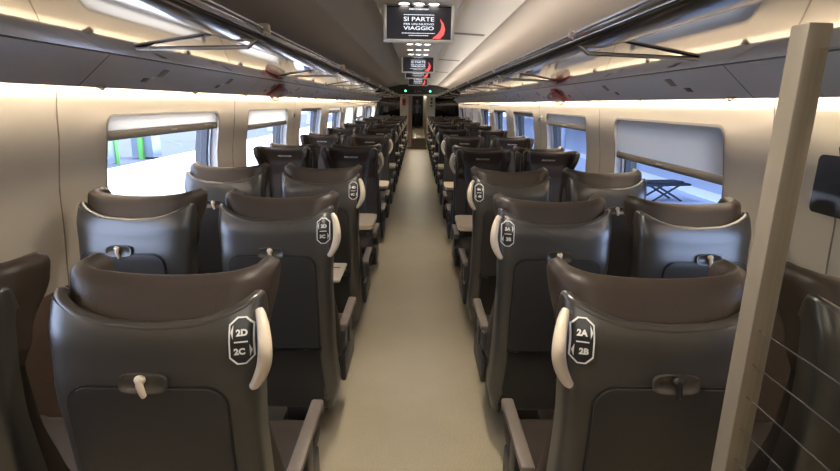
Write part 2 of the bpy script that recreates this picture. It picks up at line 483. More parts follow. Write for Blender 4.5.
PROTO = {}
def put_seat(side, win, y, away, label, latch='latch', txt=None, group=None):
    """side -1 left of aisle, +1 right."""
    s = -side if away else side           # local +x is world +x when facing away
    key = (s, win, latch, tuple(txt) if txt else None)
    if key not in PROTO:
        o = make_seat(s, win, latch, txt); PROTO[key] = o
    else:
        o = copy_tree(PROTO[key])
    xc = side*(1.09 if win else .544)
    o.location = (xc, y, 0); o.rotation_euler = (0, 0, 0 if away else pi)
    tag(o, label, 'seat', group)
    return o
SIDEN = {-1: 'left', 1: 'right'}
near = [(1.32, 'nearest row', 'row2'), (2.27, 'second row', 'row3'), (3.22, 'third row', 'row4')]
for i, (y, rn, _) in enumerate(near):
    for side in (-1, 1):
        for win in (False, True):
            n = i+2; L = SIDEN[side]
            tx = ([f'{n}D', f'{n}C'] if side < 0 else [f'{n}A', f'{n}B']) if not win else None
            if not win:
                if i < 2: lab = f'brown leather seat seen from behind, plate marked {tx[0]} and {tx[1]}'
                else: lab = f'seat seen from behind, third from the camera, on {L} edge of aisle'
            else:
                lab = ['seat back cut off at the left edge of the photo', 'seat behind the slanting post and glass at right edge'][side > 0] if i == 0 else \
                      f'seat seen from behind beside the {L} wall, in the {rn}, {["", "beside nearest window", "before the facing seats"][i]}'
            put_seat(side, win, y+(.022 if i == 0 and side > 0 else 0), True, lab, 'latch_dark' if (i == 0 and side > 0 and not win) else 'latch', tx, 'seats facing away from the camera')
ordn = ['first', 'second', 'third', 'fourth', 'fifth', 'sixth', 'seventh', 'eighth']
for k in range(8):
    for side in (-1, 1):
        for win in (False, True):
            w = 'at '+SIDEN[side]+' wall' if win else 'on '+SIDEN[side]+' aisle edge'
            put_seat(side, win, 4.045+1.7*k, False, f'winged seat facing the camera {w}, {ordn[k]} such row', group='seats facing the camera')
            put_seat(side, win, 4.865+1.7*k, True, f'seat facing away {w}, back to back with {ordn[k]} camera-facing row', group='seats facing away from the camera')

# folded-down tray of the seat ahead, a pale corner past the 3C seat
t = empty('folded_down_tray', (-.435, 2.50, .70)); tag(t, 'small pale fold-down tray lowered beside the left aisle seat marked 3D', 'tray')
mb = MB(); mb.box((-.135, -.15, -.010), (.075, .13, .006), .007); mb.obj('tray_top', M['tray_light'], t)
MB().box((-.10, .035, .006), (.05, .050, .0075), 0).obj('pen_groove', M['black'], t)
MB().box((-.125, .12, -.05), (.065, .16, -.008), .006).obj('hinge_arm', M['black'], t)

# tables between facing seats
def make_table(side):
    t = empty('bay_table'); x0, x1 = .29, 1.36
    mb = MB(); prof = []
    n = 8; r = .05; pts = []
    for cx_, cy_, a0 in ((x0+r, -.20+r, 180), (x1, -.20, None), (x1, .20, None), (x0+r, .20-r, 90)):
        if a0 is None: pts.append((cx_, cy_))
        else:
            for q in range(n+1):
                a = radians(a0+90*q/n); pts.append((cx_+r*cos(a), cy_+r*sin(a)))
    pts = [(side*p[0], p[1], .70) for p in pts]
    mb.prism(pts, (0, 0, .028)); mb.obj('tabletop', M['table'], t)
    MB().box((min(side*(x0+.02), side*(x0+.12)), -.15, .672), (max(side*(x0+.02), side*(x0+.12)), .15, .700), .006).obj('table_edge_latch', M['black'], t)
    MB().box((min(side*.32, side*1.36), -.025, .655), (max(side*.32, side*1.36), .025, .700), .004).obj('support_beam', M['steel'], t)
    MB().box((side*.86-.03, -.03, 0), (side*.86+.03, .03, .66), .008).obj('leg', M['steel'], t)
    return t
for side in (-1, 1):
    p = None
    for k in range(8):
        o = make_table(side) if p is None else copy_tree(p); p = p or o
        o.location = (0, 3.60 if k == 0 else 3.62+1.7*k, 0)
        tag(o, f'tan table between facing seats, {ordn[k]} from the camera on the {SIDEN[side]}', 'table', 'tables between the facing seats')

# ------------------------------------------------------------------ shell of the carriage
Y0, Y1 = -1.6, 18.3
def wx(z): return lerp(z, [(0, 1.45), (.7, 1.475), (1.1, 1.455), (1.45, 1.418), (1.60, 1.398), (2.2, 1.25)])
WIN = [.29]+[2.42+2.03*k for k in range(8)]
def rrect(y0, y1, z0, z1, r, n=6):
    p = []
    for cy, cz, a0 in ((y1-r, z1-r, 0), (y0+r, z1-r, 90), (y0+r, z0+r, 180), (y1-r, z0+r, 270)):
        for k in range(n+1):
            a = radians(a0+90*k/n); p.append((cy+r*cos(a), cz+r*sin(a)))
    q = []
    for i in range(len(p)):                 # extra points along the straight sides
        a, b = p[i], p[(i+1) % len(p)]; q.append(a)
        if (i+1) % (n+1) == 0: q += [(a[0]+(b[0]-a[0])*t/8, a[1]+(b[1]-a[1])*t/8) for t in range(1, 8)]
    return q
ZB, ZT = .86, 1.448; WL = 1.37
def wall(side):
    mb = MB(); X = lambda z: side*wx(z)
    cuts = [Y0]+[w-.33 for w in WIN]+[WIN[-1]+WL+.33, Y1]
    # strips below and above the windows
    def strip(za, zb, ya, yb, nz=3):
        mb.grid([[(X(za+(zb-za)*j/nz), y, za+(zb-za)*j/nz) for y in (ya, yb)] for j in range(nz+1)])
    zl, zh = .76, 1.53
    strip(zh, 2.25, Y0, Y1, 8)
    strip(zl, zh, Y0, cuts[1], 8); strip(zl, zh, cuts[-2], Y1, 8)
    for k, w in enumerate(WIN):
        ya, yb = cuts[k+1], (cuts[k+2])
        hole = rrect(w, w+WL, ZB, ZT, .055)
        cy, cz = (ya+yb)/2, (zl+zh)/2
        rings = []
        outer = []
        for (y, z) in hole:
            dy, dz = y-cy, z-cz
            ty = ((yb-cy) if dy > 0 else (ya-cy))/dy if abs(dy) > 1e-9 else 1e9
            tz = ((zh-cz) if dz > 0 else (zl-cz))/dz if abs(dz) > 1e-9 else 1e9
            t = min(ty, tz); outer.append((cy+dy*t, cz+dz*t))
        K = 5
        for j in range(K+1):
            rings.append([(X(h[1]+(o[1]-h[1])*j/K), h[0]+(o[0]-h[0])*j/K, h[1]+(o[1]-h[1])*j/K) for h, o in zip(hole, outer)])
        mb.grid(rings, True)
        # cell corners
        for (yc, zc) in ((ya, zl), (yb, zl), (ya, zh), (yb, zh)):
            n = len(outer)
            for i in range(n):
                a, b = outer[i], outer[(i+1) % n]
                if (abs(a[0]-yc) < 1e-6) != (abs(b[0]-yc) < 1e-6) and (abs(a[1]-zc) < 1e-6) != (abs(b[1]-zc) < 1e-6):
                    mb.poly([(X(a[1]), a[0], a[1]), (X(zc), yc, zc), (X(b[1]), b[0], b[1])])
    o = mb.obj('wall_'+SIDEN[side], M['wall'], ang=50, fix=False); struct(o)
    # brown lower wall
    lo = MB(); lo.grid([[(side*(wx(z)-.006), y, z) for y in (Y0, Y1)] for z in (0, .25, .5, .74)]); 
    lo.grid([[(side*(wx(.74)-.006), y, .74) for y in (Y0, Y1)], [(side*(wx(.76)+.002), y, .762) for y in (Y0, Y1)]])
    lo.obj('wall_lower_panel', M['wallbrown'], o)
    # panel joints
    for y in ([1.74] if side > 0 else [])+[WIN[1]-.33+2.03*k for k in range(-1, 9) if WIN[1]-.33+2.03*k < Y1]:
        zs = [.75+.88*q/14 for q in range(15)]
        a_ = [[(side*(wx(z)+dx), y+dy, z) for dx, dy in ((-.0018, -.003), (-.0018, .003), (.03, .006), (.03, -.006))] for z in zs]
        MB().grid(a_, True).obj('panel_joint', M['seamline'], o)
    a, b = sorted((side*1.56, side*1.60))
    mb = MB()
    mb.box((a, Y0, -.1), (b, Y1, ZB-.03)); mb.box((a, Y0, ZT+.03), (b, Y1, 2.5))
    ys_ = [Y0]+sum([[w-.02, w+WL+.02] for w in WIN], [])+[Y1]
    for q in range(0, len(ys_), 2): mb.box((a, ys_[q], ZB-.03), (b, ys_[q+1], ZT+.03))
    struct(mb.obj('trim_outer_skin_'+SIDEN[side], M['station']))
    return o
WALLS = {s: wall(s) for s in (-1, 1)}

# windows and their blinds.  drop = depth of blind bar bottom below the window top
DROP = {-1: [.105, .155, .02, .085, .54, .28, .04, .54], 1: [.265, .115, .05, .03, .02, .52, .3, .05]}
wn = 0
for side in (-1, 1):
    for k, w in enumerate(WIN):
        wn += 1
        win = struct(empty('window_%d' % wn, (side*1.43, w+WL/2, ZB)))
        L = win.location
        def loc(p): return (p[0]-L.x, p[1]-L.y, p[2]-L.z)
        def ring(d, inset, r=.055):
            return [loc((side*(wx(z)+d), y, z)) for y, z in rrect(w+inset, w+WL-inset, ZB+inset, ZT-inset, r-inset*.5)]
        MB().grid([ring(-.004, -.012), ring(-.004, 0), ring(.045, .002)], True).obj('window_frame', M['frame'], win, fix=False)
        MB().grid([ring(.045, .002), ring(.045, .022), ring(.060, .022)], True).obj('window_sash', M['sash'], win, fix=False)
        MB().grid([ring(.060, .022), ring(.060, .040), ring(.085, .040), ring(.14, .040)], True).obj('window_gasket', M['gasket'], win, fix=False)
        z0, z1 = ZB+.04, ZT-.04
        MB().grid([[loc((side*(wx(z)+.08), y, z)) for y in (w+.04, w+WL-.04)] for z in (z0, (z0+z1)/2, z1)]).obj('window_pane', M['wpane'] if side < 0 else M['wpaneR'], win)
        # blind
        if k == 0: continue                      # window beside the camera: blind fully raised
        k -= 1; d = DROP[side][k]; top = ZT-.003; bar = top-d
        b = empty('roller_blind', (side*1.44, w+WL/2, top))
        def lb(p): return (p[0]-b.location.x, p[1]-b.location.y, p[2]-b.location.z)
        ya, yb = w+.012, w+WL-.012
        if d > .06:
            rows = []
            for q in range(5):
                z = top-(d-.042)*q/4
                cut = .03 if q == 0 else .0
                rows.append([lb((side*(wx(z)+.016), ya+cut, z)), lb((side*(wx(z)+.016), yb-cut, z))])
            MB().grid(rows).obj('blind_fabric', M['blind'], b)
        zz = bar+.02
        mbb = MB(); cs = []
        hgt = min(.046, d+.02)
        for q in range(12):
            a = 2*pi*q/12; cs.append((math.copysign(abs(cos(a))**.6, cos(a))*.008, math.copysign(abs(sin(a))**.6, sin(a))*hgt/2))
        r0 = [lb((side*(wx(zz)+.014)+c[0], ya-.004, zz+c[1]-side*0)) for c in cs]; r1 = [(p[0], p[1]+yb-ya+.008, p[2]) for p in r0]
        mbb.grid([r0, r1], True); mbb.poly(r0); mbb.poly(r1[::-1]); mbb.obj('bottom_bar', M['blindbar'], b)
        if d > .05 and k in (0, 1): 
            yc = w+WL*.5
            MB().box(lb((side*(wx(zz)+.004)-.004, yc-.035, zz-.004)), lb((side*(wx(zz)+.004)+.004, yc+.035, zz+.006)), .002).obj('pull_tab', M['frame'], b)
        st = 'fully lowered' if d > .5 else 'half lowered' if d > .25 else 'lowered a short way' if d > .08 else 'almost fully raised'
        tag(b, f'cream roller blind {st} over the {ordn[k]} window on the {SIDEN[side]}', 'blind', 'window blinds')

# floor and ceiling
struct(MB().box((-1.50, Y0, -.05), (1.50, Y1, 0)).obj('floor', M['floor']))
c = MB()
prof = [(-1.30, 1.98), (-1.0, 2.06), (-.66, 2.135), (-.645, 2.150), (-.24, 2.172), (.24, 2.172), (.645, 2.150), (.66, 2.135), (1.0, 2.06), (1.30, 1.98)]
cc = MB().grid([[(x, y, z) for x, z in prof[3:7]] for y in (Y0, Y1)]).obj('ceiling', M['ceil'], fix=False); struct(cc)
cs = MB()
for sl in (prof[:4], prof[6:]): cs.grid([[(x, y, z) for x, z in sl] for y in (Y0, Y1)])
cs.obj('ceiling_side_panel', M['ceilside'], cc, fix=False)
jn = MB()
for y in [1.2+2.03*k for k in range(9)]:
    jn.grid([[(x, yy, z-.0015) for x, z in prof[3:7]] for yy in (y, y+.004)])
jn.obj('ceiling_joint', M['joint'], cc, fix=False)
ed = MB()
for s in (-1, 1):
    ed.box((s*.262-.006, Y0, 2.124), (s*.262+.006, Y1, 2.1705), .002)
ed.box((-.258, Y0, 2.130), (.258, Y1, 2.165))
struct(ed.obj('trim_ceiling_strip', M['ceil']))
gr = MB()
for s in (1,):
    for y in (5.0, 7.9, 10.8):
        pts = [(s*(.30+.0), y, 2.166), (s*.60, y+.0, 2.150), (s*.60, y+.10, 2.150), (s*.30, y+.10, 2.166)]
        gr.prism(pts, (0, 0, -.004))
struct(gr.obj('trim_ceiling_grilles', M['grille']))
# roof over everything (daylight comes in only through the windows)
struct(MB().box((-1.62, Y0-.1, 2.5), (1.62, 36.5, 2.56)).obj('trim_roof_shell', M['station']))
struct(MB().box((-1.62, Y0-.1, -.1), (1.62, Y0, 2.5)).obj('wall_rear', M['wall']))

# ------------------------------------------------------------------ luggage racks
A = (1.378, 1.574); B = (1.215, 1.7025); C = (1.221, 1.702); D = (.705, 1.7535)
def rack(side):
    r = empty('luggage_rack', (side*1.1, 0, 1.7)); ox, oz = side*1.1, 1.7
    P = lambda x, y, z: (side*x-ox, y, z-oz)
    ya, yb = Y0+.02, Y1-.02
    pn = MB().grid([[P(*(A[0]), y, A[1]) if 0 else P(A[0]-.012, y, A[1]) for y in (ya, yb)],  [P(B[0], y, B[1]) for y in (ya, yb)]])
    pn.grid([[P(A[0]-.012, y, A[1]) for y in (ya, yb)], [P(A[0]-.012, y, A[1]+.02) for y in (ya, yb)]])
    pan = pn.obj('service_panel', M['panel'], r, ang=60, fix=False)
    j = MB()
    for k in range(-1, 9):
        y = 2.16+2.05*k
        if y > yb: continue
        MB().grid([[P(A[0]-.014, y+d, A[1]-.0012), P(B[0]+.002, y+d, B[1]-.0035)] for d in (-.003, .003)]).obj('panel_joint', M['joint'], pan)
    tb = MB().grid([[P(*q[:1], y, q[1]) for y in (ya, yb)] for q in ((1.398, 1.640), (1.30, 1.72), (C[0]-.01, 1.745))])
    tb.obj('rack_floor', M['panel'], r, fix=False)
    MB().tube([P(B[0]+.002, ya, B[1]-.001), P(B[0]+.002, yb, B[1]-.001)], .0016, 6).obj('panel_edge', M['joint'], r)
    rows = []
    for q in range(13):
        t = q/12; x = C[0]-.004+(D[0]-C[0])*t; z = C[1]+.001+(D[1]-C[1])*t
        rows.append([P(x, y, z) for y in (ya, yb)])
    MB().grid(rows+[[P(C[0], y, C[1]+.056) for y in (ya, yb)]]).obj('polished_shelf', M['mirror'], r, fix=False)
    # half-round front profile that carries the rail
    prof = []
    for q in range(25):
        a = pi*q/24; prof.append((.642+.064*cos(a), 1.754+.008*(1-cos(a))-.021*sin(a)))
    prof += [(.574, 1.786), (.580, 1.795), (.67, 1.790), (.705, 1.765)]
    MB().grid([[P(x, y, z) for x, z in prof] for y in (ya, yb)], True).obj('front_profile', M['darkchrome'], r, ang=60)
    MB().tube([P(.574, ya, 1.792), P(.574, yb, 1.792)], .0068, 10).obj('rack_rail', M['chrome'], r, ang=60)
    for k in range(9):
        y = 2.06+2.05*k
        if y > yb: continue
        mb = MB(); a = P(1.056, y, 1.714); b = P(.64, y, 1.726); b2 = P(.570, y, 1.780)
        mb.tube([a, b, b2], [.011, .011, .007], 8, sx=1.3, sy=.7); bk = mb.obj('cross_bracket', M['darkmetal'], r)
        MB().tube([(p[0], p[1]-.013, p[2]-.001) for p in (a, b, b2)], .0045, 6).obj('bracket_edge', M['cream'], bk)
        c2 = MB(); c2.box(P(.562, y-.013, 1.780), P(.588, y+.013, 1.803), .006); c2.obj('rail_clip', M['cream'], r)
    slope = (B[1]-A[1])/(A[0]-B[0])
    for k in range(16):
        y = 1.34+.95*k
        if y > yb: continue
        # coat hook hanging under the wall edge
        h = MB(); hp = [P(A[0]-.024, y, A[1]+.006), P(A[0]-.026, y, A[1]-.003), P(A[0]-.036, y, A[1]-.008), P(A[0]-.046, y, A[1]-.004)]
        h.tube(hp, .0045, 8); h.box(P(A[0]-.045, y-.014, A[1]+.0), P(A[0]-.018, y+.014, A[1]+.009), .002)
        h.obj('coat_hook', M['frame'], r)
    for k in range(9):
        y = 2.58+2.03*k - (2.03 if k == 8 else 0)
        for dy in ((0,) if k == 8 else (0, .93)):
            lg = None
            for (x, y2, w_, l_, m_) in ((1.272, y+dy+.12, .050, .060, 'grille'), (1.325, y+dy+.02, .050, .060, 'black'), (1.300, y+dy+.07, .016, .020, 'white')):
                zc = A[1]+(A[0]-x)*slope
                q = MB(); rot = Matrix.Rotation(math.atan(slope)*(1 if side > 0 else -1), 4, 'Y')
                pc = P(x, y2, zc-.0005)
                q.box((pc[0]-w_/2, pc[1]-l_/2, pc[2]-.005), (pc[0]+w_/2, pc[1]+l_/2, pc[2]+.002), .001, rot, pc)
                if lg is None: lg = q.obj('reading_lamp_unit', M[m_], r)
                else: q.obj('lamp_button', M[m_], lg)
    tag(r, f'long luggage rack with polished underside and rail above the {SIDEN[side]} windows', 'luggage rack', 'luggage racks')
    # light strip beneath, shining down the wall
    ls = MB(); 
    ls.box((min(side*1.364, side*1.390), ya, 1.600), (max(side*1.364, side*1.390), yb, 1.606))
    tag(ls.obj('light_strip', M['strip']), f'long warm light strip tucked under the {SIDEN[side]} luggage rack', 'light')
    # emergency hammer box
    hb = empty('hammer_box', (side*1.285, 4.85, 1.634)); hb.rotation_euler = (0, side*radians(38), 0)
    tag(hb, f'red emergency hammer in a clear box under the {SIDEN[side]} luggage rack', 'emergency hammer')
    MB().box((-.080, -.095, -.010), (.080, .095, -.001), .004).obj('backing_plate', M['red'], hb)
    MB().box((-.070, -.090, -.082), (.070, .090, -.010), .020).obj('clear_cover', M['redclear'], hb)
    hm = MB(); hm.tube([(-.04, -.065, -.034), (.04, .060, -.034)], .011, 8); hm.tube([(-.06, -.04, -.034), (-.02, -.075, -.034)], .016, 8); hm.obj('hammer', M['red'], hb)
for s in (-1, 1): rack(s)

for side in (-1, 1):
    cv = MB().box((side*.72-.015, Y0+.05, 1.785), (side*.72+.015, Y1-.05, 1.793))  # glowing strips added out of sight on the racks to brighten the ceiling
    tag(cv.obj('ceiling_fill_strip', M['ceil_fillL' if side < 0 else 'cove']), f'unseen added strip lighting the ceiling from behind the rail of the {SIDEN[side]} luggage rack', 'light')
# ------------------------------------------------------------------ ceiling screens
def build_screen(w=.445):
    t = empty('ceiling_screen')
    h = .222; z0 = 0
    fr = MB(); b = .020
    fr.box((-w/2, -.022, 0), (w/2, .022, b), .005); fr.box((-w/2, -.022, b), (-w/2+b, .022, h), .005); fr.box((w/2-b, -.022, b), (w/2, .022, h), .005)
    fr.box((-w/2+b, .0, b), (w/2-b, .022, h), .002)
    fr.obj('screen_housing', M['housing'], t)
    MB().box((-w/2+b, -.012, b), (w/2-b, .0, .215)).obj('screen_glass', M['screen_glass'], t)
    MB().box((-w/2+b+.002, -.0130, b+.003), (w/2-b-.002, -.0122, b+.186)).obj('screen_image', M['screen_bg'], t)
    sc = t
    def tx(s, size, x, z, width, m='screen_white', offs=0):
        me = text_mesh(s, size, .0001, M[m], width=width, offs=offs*.3); o = link('screen_lettering', me, sc)
        o.location = (x, -.0136, z); o.rotation_euler = (pi/2, 0, 0)
    tx('FRECCIAROSSA', .0115, 0, b+.1760, .122, offs=.0003)
    tx('SI PARTE', .035, 0, b+.1177, .190, offs=.0002)
    tx('PER UN NUOVO', .0155, 0, b+.089, .190, offs=.0004)
    tx('VIAGGIO', .030, 0, b+.065, .190, offs=.0008)
    # red arrow-like swoosh
    a = []; bb = []
    for q in range(13):
        u = q/12; a.append((.105+.030*sin(pi*u*.55)+.0*u, b+.015+.115*u)); bb.append((.090-.02*(1-u)+.040*sin(pi*u*.6), b+.005+.125*u))
    outer = [(.135, -.0134, b+.005), (.158, -.0134, b+.030), (.165, -.0134, b+.062), (.155, -.0134, b+.095), (.130, -.0134, b+.125), (.143, -.0134, b+.090), (.138, -.0134, b+.060), (.122, -.0134, b+.035), (.085, -.0134, b+.006)]
    MB().poly(outer).obj('screen_swoosh', M['screen_red'], sc)
    # small caption lines under the headline, drawn as thin broken dashes (illegible in the photo)
    for zz, x0, x1 in ((b+.144, -.095, .095), (b+.036, -.107, .100), (b+.0225, -.063, .060)):
        dl = MB(); x = x0
        while x < x1:
            l = random.uniform(.006, .018); dl.box((x, -.0136, zz-.0014), (min(x+l, x1), -.0132, zz+.0018)); x += l+.0025
        dl.obj('caption_line', M['screen_white'], sc)
    hg = MB(); hg.box((-.02, .005, .21), (.02, .02, .250), .003); hg.obj('hanger', M['frame'], t)
    return t
scr = None
for i, (y, zb) in enumerate(((3.48, 1.905), (7.25, 1.930), (9.0, 1.934), (12.1, 1.925))):
    o = build_screen() if scr is None else copy_tree(scr); scr = scr or o
    o.location = (.0, y, zb)
    tag(o, f'hanging screen reading SI PARTE, {["nearest and largest", "second", "third", "farthest"][i]} of the four over the aisle', 'screen', 'screens hanging over the aisle')
# downlights in triplets
def lamp():
    t = empty('ceiling_downlight')
    MB().lathe([(.040, 0), (.040, -.005), (.033, -.006), (.031, -.001)], n=24).obj('trim_ring', M['housing'], t)
    mb = MB(); mb.lathe([(.0005, -.0035), (.031, -.0030)], n=24); mb.obj('lens', M['spot'], t)
    return t
lp = None
rowsY = [(.9, 'behind the camera'), (3.43, 'just in front of the nearest screen'), (5.66, 'first row of the three before the second screen'), (6.24, 'middle row of the three before the second screen'), (6.80, 'last row of the three, touching the second screen'), (10.4, 'beyond the third screen'), (13.6, 'beyond the farthest screen')]
for y, wt in rowsY:
    if y == .9: continue
    for j, x in enumerate((-.092, 0, .092)):
        o = lamp() if lp is None else copy_tree(lp); lp = lp or o
        o.location = (x, y, 2.130)
        tag(o, f'{["left", "middle", "right"][j]} round ceiling lamp, {wt}', 'ceiling lamp', 'round lamps in the ceiling strip')

# ------------------------------------------------------------------ far bulkhead, door, vestibule
E_ = 18.3
wb = MB()
for s in (-1, 1):
    a, b_ = sorted((s*.345, s*.60)); wb.box((a, E_, 0), (b_, E_+.06, 1.84))
we = struct(wb.obj('wall_far', M['bulk']))
MB().box((-1.42, E_, 1.84), (1.42, E_+.08, 2.18)).obj('header_beam', M['bulkdark'], we)
MB().box((-1.40, E_-.012, 1.832), (1.40, E_+.0, 1.846)).obj('header_trim', M['bulk'], we)
for s in (-1, 1):
    a, b_ = sorted((s*.60, s*1.42)); MB().box((a, E_+.02, 0), (b_, E_+.03, 1.84)).obj('smoked_pane', M['smoked'], we)
d = struct(empty('door_1', (0, E_, 0)))
fr = MB(); fr.box((-.345, -.03, 0), (-.315, .08, 1.84)); fr.box((.315, -.03, 0), (.345, .08, 1.84)); fr.box((-.345, -.03, 1.80), (.345, .08, 1.84)); fr.obj('door_frame', M['bulk'], d)
MB().box((-.315, .02, 0), (-.19, .05, 1.80)).obj('door_leaf', M['doorpink'], d)
struct(MB().box((-.345, E_-.06, 0), (.345, E_+.5, .064)).obj('trim_threshold', M['mat_brown']))
struct(MB().box((-1.5, E_+.1, -.05), (1.5, 36.5, .06)).obj('floor_vestibule', M['floor']))
vb = MB(); vb.box((-1.5, E_, -.05), (-1.45, 36.5, 2.5)); vb.box((1.45, E_, -.05), (1.5, 36.5, 2.5)); vb.box((-1.5, 36.4, 0), (1.5, 36.5, 2.5)); vb.box((-1.5, E_+.08, 2.05), (1.5, 36.5, 2.10))
struct(vb.obj('wall_vestibule', M['bulkdark']))
vc = MB().box((-.62, 21.6, .06), (-.36, 36.4, 2.05)).box((.36, 21.6, .06), (.62, 36.4, 2.05)); struct(vc.obj('wall_corridor', M['bulk']))
struct(MB().box((-.45, E_+.5, .06), (.45, 23.0, .066)).obj('floor_entrance_mat', M['mat_brown']))
vl = MB().lathe([(.001, -.01), (.10, -.008), (.11, 0)], c=(.0, 29.0, 2.045)).obj('vestibule_lamp', M['vestlamp']); tag(vl, 'small warm ceiling lamp glowing beyond the far doorway', 'ceiling lamp')
lr = empty('luggage_stack_unit', (-.98, 19.1, .06)); tag(lr, 'tall dark luggage unit beyond the far bulkhead, left of the door', 'luggage unit')
m_ = MB(); 
for z in (0, .55, 1.10, 1.70): m_.box((-.36, -.3, z), (.34, .3, z+.03), .004)
m_.obj('shelf', M['darkmetal'], lr)
m_ = MB(); m_.box((-.38, -.3, 0), (-.36, .3, 1.73)); m_.box((.34, -.3, 0), (.36, .3, 1.73)); m_.obj('side_panel', M['bulk'], lr)
# red alarm panel and small signs by the door
al = empty('alarm_panel', (-.475, E_-.012, 1.60)); tag(al, 'red alarm box on the cream panel left of the far door', 'alarm box')
MB().box((-.062, -.02, -.13), (.062, .01, .11), .008).obj('red_housing', M['red'], al)
MB().box((-.030, -.026, -.03), (.030, -.018, .05), .003).obj('dark_window', M['black'], al)
kp = empty('sign_plate', (-.475, E_-.006, 1.79)); tag(kp, 'small black square sign above the red alarm box', 'sign'); MB().box((-.022, -.006, -.022), (.022, .004, .022), .002).obj('sign_face', M['black'], kp)
for q, (zz, hh) in enumerate(((1.70, .05), (1.58, .04), (1.47, .025))):
    g = empty('notice', (.475, E_-.006, zz)); MB().box((-.035, -.006, -hh), (.035, .004, hh), .002).obj('notice_face', M['joint'], g)
    tag(g, f'{["upper", "middle", "lowest"][q]} dark notice on the cream panel right of far door', 'notice', 'notices right of the far door')
for s in (-1, 1):
    g = empty('signal_lamp', (s*.42, E_-.005, 1.955)); tag(g, f'green signal lamp on the dark beam {"left" if s<0 else "right"} above the far door', 'signal lamp')
    MB().lathe([(.045, .0), (.040, -.014), (.03, -.018)], axis='y', n=20).obj('lamp_ring', M['black'], g)
    MB().ball((0, -.014, 0), (.032, .016, .032), 8).obj('green_lens', M['green'], g)
dsp = empty('door_display', (0, E_-.004, 1.945)); tag(dsp, 'slim dark display with three pale dots above far door', 'display')
MB().box((-.24, -.02, -.03), (.24, .006, .03), .004).obj('display_case', M['black'], dsp)
for x in (-.09, 0, .09): MB().box((x-.022, -.022, -.010), (x+.022, -.019, .010)).obj('pale_dot', M['frame'], dsp)
# standing person in the vestibule
def person(loc):
    root = empty('person', loc); tag(root, 'distant person in a blue-grey top standing in the corridor beyond far door', 'person')
    J = [(0, 0, .92, .125), (0, 0, 1.10, .120), (0, 0, 1.30, .15), (0, 0, 1.45, .06), (0, 0, 1.55, .085), (0, 0, 1.66, .10),
         (-.19, 0, 1.38, .055), (-.25, .01, 1.12, .042), (-.23, -.06, .88, .034), (-.225, -.08, .80, .030),
         (.19, 0, 1.38, .055), (.25, .01, 1.12, .042), (.23, -.06, .88, .034), (.225, -.08, .80, .030),
         (-.09, 0, .82, .09), (-.10, 0, .48, .062), (-.10, 0, .10, .042), (-.105, -.12, .035, .035),
         (.09, 0, .82, .09), (.10, 0, .48, .062), (.10, 0, .10, .042), (.105, -.12, .035, .035)]
    E = [(0, 1), (1, 2), (2, 3), (3, 4), (4, 5), (2, 6), (6, 7), (7, 8), (8, 9), (2, 10), (10, 11), (11, 12), (12, 13), (0, 14), (14, 15), (15, 16), (16, 17), (0, 18), (18, 19), (19, 20), (20, 21)]
    me = bpy.data.meshes.new('body'); me.from_pydata([j[:3] for j in J], E, []); me.update()
    o = link('body', me, root); sk = o.modifiers.new('skin', 'SKIN'); o.modifiers.new('sub', 'SUBSURF').levels = 2
    for i, j in enumerate(J): me.skin_vertices[0].data[i].radius = (j[3], j[3]*.8)
    me.skin_vertices[0].data[0].use_root = True
    me.materials.append(M['cloth_shirt'])
    MB().ball((0, 0, 1.665), (.088, .105, .125), 10).ball((0, -.105, 1.655), (.014, .02, .022), 5).obj('head', M['skin'], root)
    MB().ball((0, .018, 1.70), (.096, .108, .110), 10).obj('hair', M['hair'], root)
    tr = MB()
    for s in (-1, 1): tr.tube([(s*.085, 0, .93), (s*.095, 0, .50), (s*.10, 0, .06)], [.118, .085, .065], 14)
    tr.obj('trousers', M['cloth_dark'], root)
person((-.02, 33.0, .06))

# ------------------------------------------------------------------ glass partition at right
gp = empty('glass_partition', (.468, .655, 0)); tag(gp, 'square champagne post with clear striped glass panel at the right edge', 'partition')
MB().box((-.015, -.015, 0), (.015, .017, 1.630), .0028).obj('post', M['post'], gp)
MB().box((-.004, -1.6, .10), (.004, -.013, 1.60)).obj('glass_pane', M['pglass'], gp)
for z in [1.243-.050*k for k in range(16)]:
    MB().box((-.0050, -1.6, z-.0008), (-.0038, -.014, z+.0008)).obj('etched_stripe', M['etched'], gp)
# small dark plate with curved arm on the right wall
pl = empty('wall_plate', (1.40, 1.72, 1.29)); tag(pl, 'dark rounded plate on a curved arm against the right wall', 'wall plate')
pts = [(0, y, z) for y, z in rrect(-.11, .085, -.105, .095, .02)]
MB().prism(pts, (.008, 0, 0)).obj('plate', M['plate_dark'], pl)
MB().tube([(.0, -.02, .09), (-.02, -.03, .125), (-.02, -.05, .150), (0, -.08, .160), (.012, -.10, .150)], .009, 10).obj('curved_arm', M['darkmetal'], pl)
# small vent/hook plates on wall between windows
for side in (-1, 1):
    for k in (1, 2):
        g = empty('wall_hook', (side*(wx(1.38)-.004), WIN[2]+WL+.25 if k == 1 else WIN[4]+WL+.28, 1.385)); tag(g, f'small dark wall hook between windows on the {SIDEN[side]}, {["", "nearer one", "farther one"][k]}', 'hook')
        MB().box((-.006, -.018, -.035), (.006, .018, .035), .004).obj('hook_plate', M['frame'], g)
        MB().box((-side*.022-.006, -.008, -.02), (-side*.022+.018*side+.006, .008, .012), .003).obj('hook_peg', M['darkmetal'], g)

